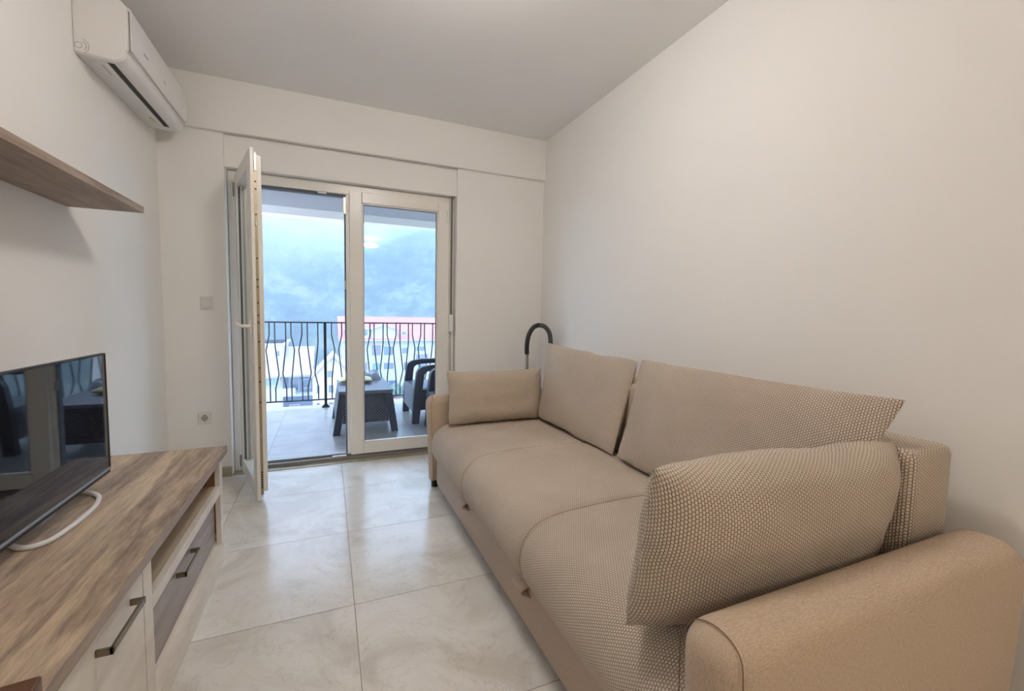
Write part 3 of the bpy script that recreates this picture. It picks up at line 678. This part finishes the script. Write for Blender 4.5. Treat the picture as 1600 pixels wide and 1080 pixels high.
M['weave'] = weave_mat()
def side_slab(sx):
    bm = bmesh.new(); xt = TX0 if sx < 0 else TX1
    za = TT-0.031; zb = 0.13; xa = xt; xb = xt+sx*0.055*(za-zb)/(za-BZ)
    hexa(bm, [(xb-sx*0.018, TYa+0.046, zb), (xb, TYa+0.046, zb), (xb, TYb-0.046, zb), (xb-sx*0.018, TYb-0.046, zb)], [(xa-sx*0.018, TYa+0.046, za), (xa, TYa+0.046, za), (xa, TYb-0.046, za), (xa-sx*0.018, TYb-0.046, za)])
    finish('side_panel', bm, M['rattan'], ct)
side_slab(-1); side_slab(1)
for y in (TYa+0.012, TYb-0.030):
    aa = [(TX0+0.06, 0.09)] + [(TX1-0.06, 0.09), (TX1-0.074, TT-0.032)] + [(TX0+0.074, TT-0.032)]
    prism('woven_panel', [(TX0+0.030, 0.095), (TX1-0.030, 0.095), (TX1-0.062, TT-0.10), (TX1-0.08, TT-0.055), (TX0+0.08, TT-0.055), (TX0+0.062, TT-0.10)], 'xz', y, y+0.018, M['weave'], ct)
    box('apron', TX0+0.07, TX1-0.07, y-0.004, y+0.022, TT-0.056, TT-0.0305, M['rattan'], ct)
settle(ct, ((TX0+TX1)/2, (TYa+TYb)/2, BZ))
cu = pillow_mesh('folded_cushion', 0.33, 0.24, 0.06, M['yellow'], 2.2, 20, 14)
cu.matrix_world = Matrix.Translation((0.255, 4.70, TT+0.034)) @ Matrix.Rotation(PI/2, 4, 'X')
tag(cu, 'pale yellow folded cushion lying on the balcony coffee table', 'cushion')
def cloth(name, cx, cy, w, d, z0_, hh, mat, seed):
    bm = bmesh.new(); n = 14; G = {}
    for i in range(n+1):
        for j in range(n+1):
            u, v = 2*i/n-1, 2*j/n-1; e = (1-abs(u)**3)*(1-abs(v)**3)
            zz = z0_+0.004+hh*(0.35+0.65*e**0.5)*(0.75+0.5*noise.noise(Vector((u*2+seed, v*2, 0))))
            if i in (0, n) or j in (0, n): zz = z0_+0.003
            G[i, j] = bm.verts.new((cx+u*w/2*(1+0.1*noise.noise(Vector((v*2, seed, 1)))), cy+v*d/2, zz))
    B = {}
    for i in range(n+1):
        for j in range(n+1): B[i, j] = bm.verts.new((G[i, j].co.x, G[i, j].co.y, z0_+0.0005))
    for i in range(n):
        for j in range(n):
            bm.faces.new((G[i, j], G[i+1, j], G[i+1, j+1], G[i, j+1])); bm.faces.new((B[i, j], B[i, j+1], B[i+1, j+1], B[i+1, j]))
    for i in range(n):
        for (a_, b_) in (((i, 0), (i+1, 0)), ((i+1, n), (i, n)), ((0, i+1), (0, i)), ((n, i), (n, i+1))): bm.faces.new((G[a_], B[a_], B[b_], G[b_]))
    return finish(name, bm, mat, None, smooth=True, angle=60)
cl = cloth('folded_cloth', 0.39, 4.89, 0.27, 0.12, TT, 0.10, M['bluecloth'], 4.4)
tag(cl, 'crumpled pale grey blue cloth on the balcony coffee table', 'cloth')

# resin armchairs
def armchair(label, loc, rz):
    """front faces -X locally; 0.62 deep, 0.66 wide (Y -0.33..0.33)"""
    t = thing('garden_armchair', label, 'armchair', group=None)
    for s in (-1, 1):
        ya, yb = (0.27, 0.33) if s > 0 else (-0.33, -0.27)
        out = [(0.0, 0.0), (0.075, 0.0), (0.085, 0.16), (0.50, 0.16), (0.54, 0.0), (0.62, 0.0), (0.60, 0.30), (0.57, 0.60), (0.50, 0.62), (0.20, 0.605), (0.10, 0.59), (0.055, 0.55), (0.03, 0.42)]
        inn = [(0.105, 0.37), (0.53, 0.37), (0.515, 0.555), (0.20, 0.545), (0.135, 0.53), (0.115, 0.50)]
        # frame ring with a window opening under the arm
        bm = bmesh.new()
        def strip(poly): aprism(bm, poly, 'xz', ya, yb)
        strip([(0.0, 0.0), (0.07, 0.0), (0.085, 0.14), (0.105, 0.36), (0.022, 0.36)])
        strip([(0.022, 0.36), (0.105, 0.36), (0.125, 0.51), (0.150, 0.537), (0.11, 0.59), (0.065, 0.565), (0.045, 0.53)])
        strip([(0.150, 0.537), (0.21, 0.550), (0.515, 0.560), (0.56, 0.612), (0.20, 0.605), (0.11, 0.59)])
        strip([(0.53, 0.36), (0.61, 0.36), (0.59, 0.60), (0.56, 0.612), (0.515, 0.560)])
        strip([(0.55, 0.0), (0.62, 0.0), (0.61, 0.36), (0.53, 0.36)])
        strip([(0.104, 0.355), (0.085, 0.14), (0.55, 0.14), (0.531, 0.355)])
        finish('arm_frame', bm, M['rattan'], t)
        boxes('vent_slot', [(0.20+k*0.030, 0.215+k*0.030, ya-0.001 if s < 0 else yb-0.001, ya+0.001 if s < 0 else yb+0.001, 0.20, 0.30) for k in range(4)], M['label'] if False else M['bluecloth'], t)
    prism('seat_box', [(0.022, 0.36), (0.012, 0.11), (0.03, 0.10), (0.05, 0.33), (0.55, 0.30), (0.56, 0.36)], 'xz', -0.268, 0.268, M['rattan_light'], t, bevel=0.004)
    bm = bmesh.new()
    for k in range(9):
        y = -0.255+k*0.0637
        aprism(bm, [(0.53, 0.361), (0.565, 0.361), (0.665, 0.72), (0.635, 0.725)], 'xz', y-0.022, y+0.022)
    finish('back_slats', bm, M['rattan_light'], t)
    prism('back_top', [(0.632, 0.715), (0.668, 0.712), (0.672, 0.755), (0.640, 0.76)], 'xz', -0.268, 0.268, M['rattan'], t, bevel=0.004)
    t.location = loc; t.rotation_euler = (0, 0, rz)
    return t
armchair('dark grey resin armchair nearer the balcony railing, beside the coffee table', (0.785, 4.74, BZ), 0.0)
armchair('dark grey resin armchair nearest the door, mostly hidden by the door frame', (0.935, 3.985, BZ), math.radians(8))

# ---------------------------------------------------------------- the view beyond the balcony
GZ = -14.0
M['ground'] = plain('dusty ground and asphalt', srgb(104, 104, 100), 0.9, vscale=0.3, var=0.1)
M['bwhite'] = paint('white building render', srgb(146, 145, 146))
M['bshade'] = paint('shaded building render', srgb(72, 82, 112))  # shade of the recess put into the wall colour
M['bpane'] = plain('dark window pane', srgb(44, 62, 84), 0.2)
M['bpane_green'] = plain('green window pane', srgb(74, 108, 104), 0.2)
M['redroof'] = plain('red clay roof tiles', srgb(158, 84, 80), 0.8, var=0.08, vscale=2)
M['paleroof'] = plain('pale weathered roof tiles', srgb(126, 118, 118), 0.8, var=0.06, vscale=2)
M['shutter'] = plain('mauve closed shutter', srgb(92, 82, 96), 0.7)
a = NT('wooded hillside'); n1 = a.n('ShaderNodeTexNoise', Scale=0.11, Detail=8.0, Roughness=0.7); a.l(a.coord(), n1.inputs['Vector'])
a.l(a.ramp(n1.outputs[0], [(0.38, srgb(14, 26, 20)), (0.5, srgb(36, 54, 38)), (0.62, srgb(84, 88, 72))]), a.b.inputs['Base Color']); a.b.inputs['Roughness'].default_value = 0.95
M['wooded'] = a.m
a = NT('tree leaves'); n1 = a.n('ShaderNodeTexNoise', Scale=2.5, Detail=4.0); a.l(a.coord(), n1.inputs['Vector'])
a.l(a.ramp(n1.outputs[0], [(0.35, srgb(28, 52, 38)), (0.65, srgb(66, 92, 66))]), a.b.inputs['Base Color']); a.b.inputs['Roughness'].default_value = 0.9
M['leaves'] = a.m
M['bark'] = plain('brown bark', srgb(90, 72, 58), 0.9)

struct(box('ground', -300, 300, 7.0, 400, GZ-0.5, GZ, M['ground']))
# wooded hill
bm = bmesh.new(); NX, NY = 200, 130; G = []
for j in range(NY+1):
    row = []
    for i in range(NX+1):
        x = -150+330*i/NX; y = 84+200*(j/NY)**1.3
        t = (y-84)/200
        z = GZ-1+118*(1-(1-t)**1.7)*(0.85+0.25*noise.noise(Vector((x*0.008, y*0.006, 0.3))))-2
        z += 9*noise.noise(Vector((x*0.03, y*0.03, 1.0)))*min(1, t*6)
        z += 2.6*abs(noise.noise(Vector((x*0.22, y*0.22, 4.0))))+1.4*noise.noise(Vector((x*0.6, y*0.6, 9.0)))
        row.append(bm.verts.new((x, y, z)))
    G.append(row)
for j in range(NY):
    for i in range(NX): bm.faces.new((G[j][i], G[j][i+1], G[j+1][i+1], G[j+1][i]))
hill = struct(finish('hillside', bm, M['wooded'], None, smooth=True, angle=180))

def window(parent, x0, x1, z0_, z1_, y, pane='bpane'):
    w = boxes('window', [(x0, x1, y-0.06, y-0.001, z0_, z1_)], M['bwhite'], parent)
    box('pane', x0+0.08, x1-0.08, y-0.075, y-0.0605, z0_+0.08, z1_-0.08, M[pane], w)
    return w
bl = thing('apartment_building', 'long white apartment building with a red tiled roof behind the balcony railing', 'building')
box('wall', 1.76, 24, 65, 77, GZ, -2.9, M['bwhite'], bl)
prism('roof', [(64.3, -3.05), (71, 0.10), (77.7, -3.05), (77.7, -2.88), (71, 0.28), (64.3, -2.88)], 'yz', 1.3, 24.4, M['redroof'], bl)
box('gutter', 1.3, 24.4, 64.15, 64.35, -3.10, -2.95, M['bwhite'], bl)
for gx0, gx1, pk in ((2.3, 5.45, -1.15), (5.69, 9.29, -0.93)):
    prism('gable', [(gx0, -2.95), (gx1, -2.95), (gx1, -1.6), ((gx0+gx1)/2, pk), (gx0, -1.6)], 'xz', 64.6, 69, M['bwhite'], bl)
    prism('gable_roof', [(gx0-0.25, -1.68), ((gx0+gx1)/2, pk-0.02), (gx1+0.25, -1.68), (gx1+0.25, -1.50), ((gx0+gx1)/2, pk+0.16), (gx0-0.25, -1.50)], 'xz', 64.3, 69.5, M['paleroof'], bl)
window(bl, 4.35, 5.2, -2.4, -1.3, 64.6)
window(bl, 9.9, 10.7, -2.35, -1.7, 64.9)
for x0, x1, za, zb, p in ((3.9, 4.7, -5.2, -3.8, 'shutter'), (5.69, 7.1, -5.3, -3.7, 'shutter'), (7.35, 8.8, -5.3, -3.9, 'bpane'), (9.95, 10.9, -5.1, -4.1, 'bpane'), (12.1, 13.4, -4.75, -3.95, 'bpane'), (12.0, 14.0, -6.1, -5.1, 'shutter'), (15, 16.4, -5.2, -3.9, 'bpane'), (17.5, 18.9, -5.2, -3.9, 'bpane')):
    window(bl, x0, x1, za, zb, 65, p)
for x0, x1, za, zb, p in ((4.6, 5.2, -7.5, -6.2, 'shutter'), (5.76, 7.1, -7.4, -6.3, 'bpane_green'), (7.37, 8.9, -7.35, -6.3, 'bpane'), (10.2, 11.2, -7.5, -6.3, 'bpane'), (12.3, 13.6, -7.5, -6.3, 'bpane'), (15, 16.4, -7.5, -6.3, 'bpane'), (5.76, 7.1, -10.1, -8.9, 'bpane'), (8.0, 9.4, -10.1, -8.9, 'bpane')):
    window(bl, x0, x1, za, zb, 65, p)
settle(bl, (10, 71, GZ))

lb = thing('house', 'white house with flat upper block and pale tiled roof, leftmost beyond the railing', 'house')
box('wall', -13, -4.42, 50.2, 60, GZ, -5.55, M['bwhite'], lb)
box('recessed_wall', -4.42, -1.6, 51.2, 60, GZ, -5.55, M['bshade'], lb)
box('upper_block', -13, -4.55, 53, 60, -5.55, -2.55, M['bwhite'], lb)
box('flat_roof', -13.2, -4.30, 52.8, 60.2, -2.75, -2.55, M['bwhite'], lb)
prism('tiled_roof', [(49.6, -5.62), (57.0, -3.20), (61, -4.6), (61, -4.8), (57.0, -3.40), (49.6, -5.82)], 'yz', -4.54, -1.5, M['paleroof'], lb)
prism('front_roof', [(49.4, -5.60), (53.0, -4.30), (53.0, -4.55), (49.4, -5.82)], 'yz', -13, -4.54, M['paleroof'], lb)
box('balcony_slab', -4.5, -1.5, 49.7, 51.2, -7.85, -7.70, M['bwhite'], lb)
box('balcony_front', -4.5, -3.2, 49.7, 49.75, -7.70, -7.0, M['bwhite'], lb)
window(lb, -6.4, -5.45, -6.75, -5.85, 50, 'bpane_green'); window(lb, -5.4, -4.6, -6.75, -5.85, 50, 'bpane_green')
window(lb, -5.3, -4.8, -4.0, -3.3, 53, 'bpane')
window(lb, -3.9, -2.9, -7.6, -6.1, 51.2, 'bpane'); window(lb, -3.9, -2.9, -10.4, -9.0, 51.2, 'shutter'); window(lb, -2.6, -1.8, -7.3, -6.3, 51.2, 'bpane')
settle(lb, (-7, 55, GZ))

mb = thing('gabled_house', 'narrow white gabled apartment house behind the railing post', 'house')
prism('wall', [(-1.42, GZ), (2.3, GZ), (2.3, -5.3), (0.4, -3.35), (-1.42, -5.3)], 'xz', 45, 48.8, M['bwhite'], mb)
prism('roof', [(-1.7, -5.50), (0.4, -3.30), (2.6, -5.50), (2.6, -5.32), (0.4, -3.08), (-1.7, -5.32)], 'xz', 44.6, 49.2, M['paleroof'], mb)
for x0, x1, za, zb in ((-1.15, -0.75, -6.9, -6.0), (-0.2, 0.4, -5.4, -4.6), (-0.1, 0.5, -6.9, -6.0), (1.0, 1.6, -6.9, -6.0), (-1.15, -0.75, -8.6, -7.7), (-0.1, 0.5, -8.6, -7.7), (1.0, 1.6, -8.6, -7.7), (-1.15, -0.75, -10.3, -9.4), (-0.1, 0.5, -10.3, -9.4), (1.0, 1.6, -10.3, -9.4)):
    window(mb, x0, x1, za, zb, 45, 'bpane')
settle(mb, (0.4, 47, GZ))

rr = thing('low_house', 'low house with a red roof below the balcony between table and chair', 'house')
box('wall', 2.0, 9, 22, 27, GZ, -3.9, M['bwhite'], rr)
prism('roof', [(21.5, -4.0), (24.5, -3.0), (27.5, -4.0), (27.5, -3.85), (24.5, -2.82), (21.5, -3.85)], 'yz', 1.7, 9.3, M['redroof'], rr)
rr.location = (0, 0, -0.9)

def tree(x, y, zt, r, label, seed):
    t = thing('tree', label, 'tree', group=None)
    bm = bmesh.new(); rnd = random.Random(seed)
    for k in range(60):
        d = Vector((rnd.uniform(-1, 1), rnd.uniform(-1, 1), rnd.uniform(-0.8, 0.9)))
        if d.length > 1: d.normalize()
        c = Vector((x, y, zt-r))+d*r*0.8; rr_ = r*rnd.uniform(0.16, 0.30)
        m = bmesh.ops.create_icosphere(bm, subdivisions=2, radius=rr_, matrix=Matrix.Translation(c))
        for v in m['verts']: v.co += (v.co-c)*0.35*noise.noise(v.co*2.2/r*2)
    finish('crown', bm, M['leaves'], t, smooth=True, angle=180)
    tube('trunk', [(x, y, GZ), (x+0.1, y, zt-r)], 0.18, M['bark'], t, 8, radii=[0.28, 0.14])
    settle(t, (x, y, GZ)); return t
tree(9.2, 59.5, -8.2, 2.1, 'bushy green tree in front of the red roofed apartment building', 1)
tree(4.9, 55, -8.9, 1.6, 'smaller green tree left of the bushy one by the red roofed building', 2)
tree(-2.6, 40, -7.6, 1.9, 'dark green tree low behind the bottom rail, below the pale tiled house', 3)

# haze over the valley: a real scattering medium between the balcony and the hill
def haze(name, verts_box, dens, col):
    bm = bmesh.new(); abox(bm, *verts_box); o = finish(name, bm, None)
    m = bpy.data.materials.new(name); m.use_nodes = True; t = m.node_tree; t.nodes.remove(t.nodes['Principled BSDF'])
    v = t.nodes.new('ShaderNodeVolumeScatter'); v.inputs['Color'].default_value = col; v.inputs['Density'].default_value = dens; v.inputs['Anisotropy'].default_value = 0.0
    ab = t.nodes.new('ShaderNodeVolumeAbsorption'); ab.inputs['Color'].default_value = (0.5, 0.6, 0.75, 1); ab.inputs['Density'].default_value = dens*2.2
    ad = t.nodes.new('ShaderNodeAddShader'); t.links.new(v.outputs[0], ad.inputs[0]); t.links.new(ab.outputs[0], ad.inputs[1])
    t.links.new(ad.outputs[0], t.nodes['Material Output'].inputs['Volume']); o.data.materials.append(m); m.cycles.homogeneous_volume = True if hasattr(m, 'cycles') else None
    o['kind'] = 'structure'; o['label'] = 'thin blue haze filling the valley in front of the wooded hill'; o['category'] = 'haze'
    return o
haze('haze', (-140, 170, 12, 270, GZ+0.02, 160), 0.0024, (0.60, 0.78, 1.0, 1))
def fog(c, r, dens):
    bm = bmesh.new(); bmesh.ops.create_icosphere(bm, subdivisions=4, radius=1.0)
    for v in bm.verts:
        k = 1+0.35*noise.noise(v.co*1.7+Vector(c))+0.12*noise.noise(v.co*5)
        v.co = Vector((c[0]+v.co.x*r[0]*k, c[1]+v.co.y*r[1]*k, c[2]+v.co.z*r[2]*k))
    o = finish('fog_bank', bm, None)
    m = bpy.data.materials.new('fog'); m.use_nodes = True; t = m.node_tree; t.nodes.remove(t.nodes['Principled BSDF'])
    v = t.nodes.new('ShaderNodeVolumeScatter'); v.inputs['Color'].default_value = (0.86, 0.93, 1, 1); v.inputs['Density'].default_value = dens
    t.links.new(v.outputs[0], t.nodes['Material Output'].inputs['Volume']); o.data.materials.append(m)
    o['kind'] = 'structure'; return o
fog((-40, 118, 46), (50, 22, 30), 0.022)
fog((-37, 119, 47), (62, 26, 38), 0.014)
fog((-30, 121, 52), (80, 32, 50), 0.008)
fog((52, 120, 42), (34, 20, 24), 0.02)
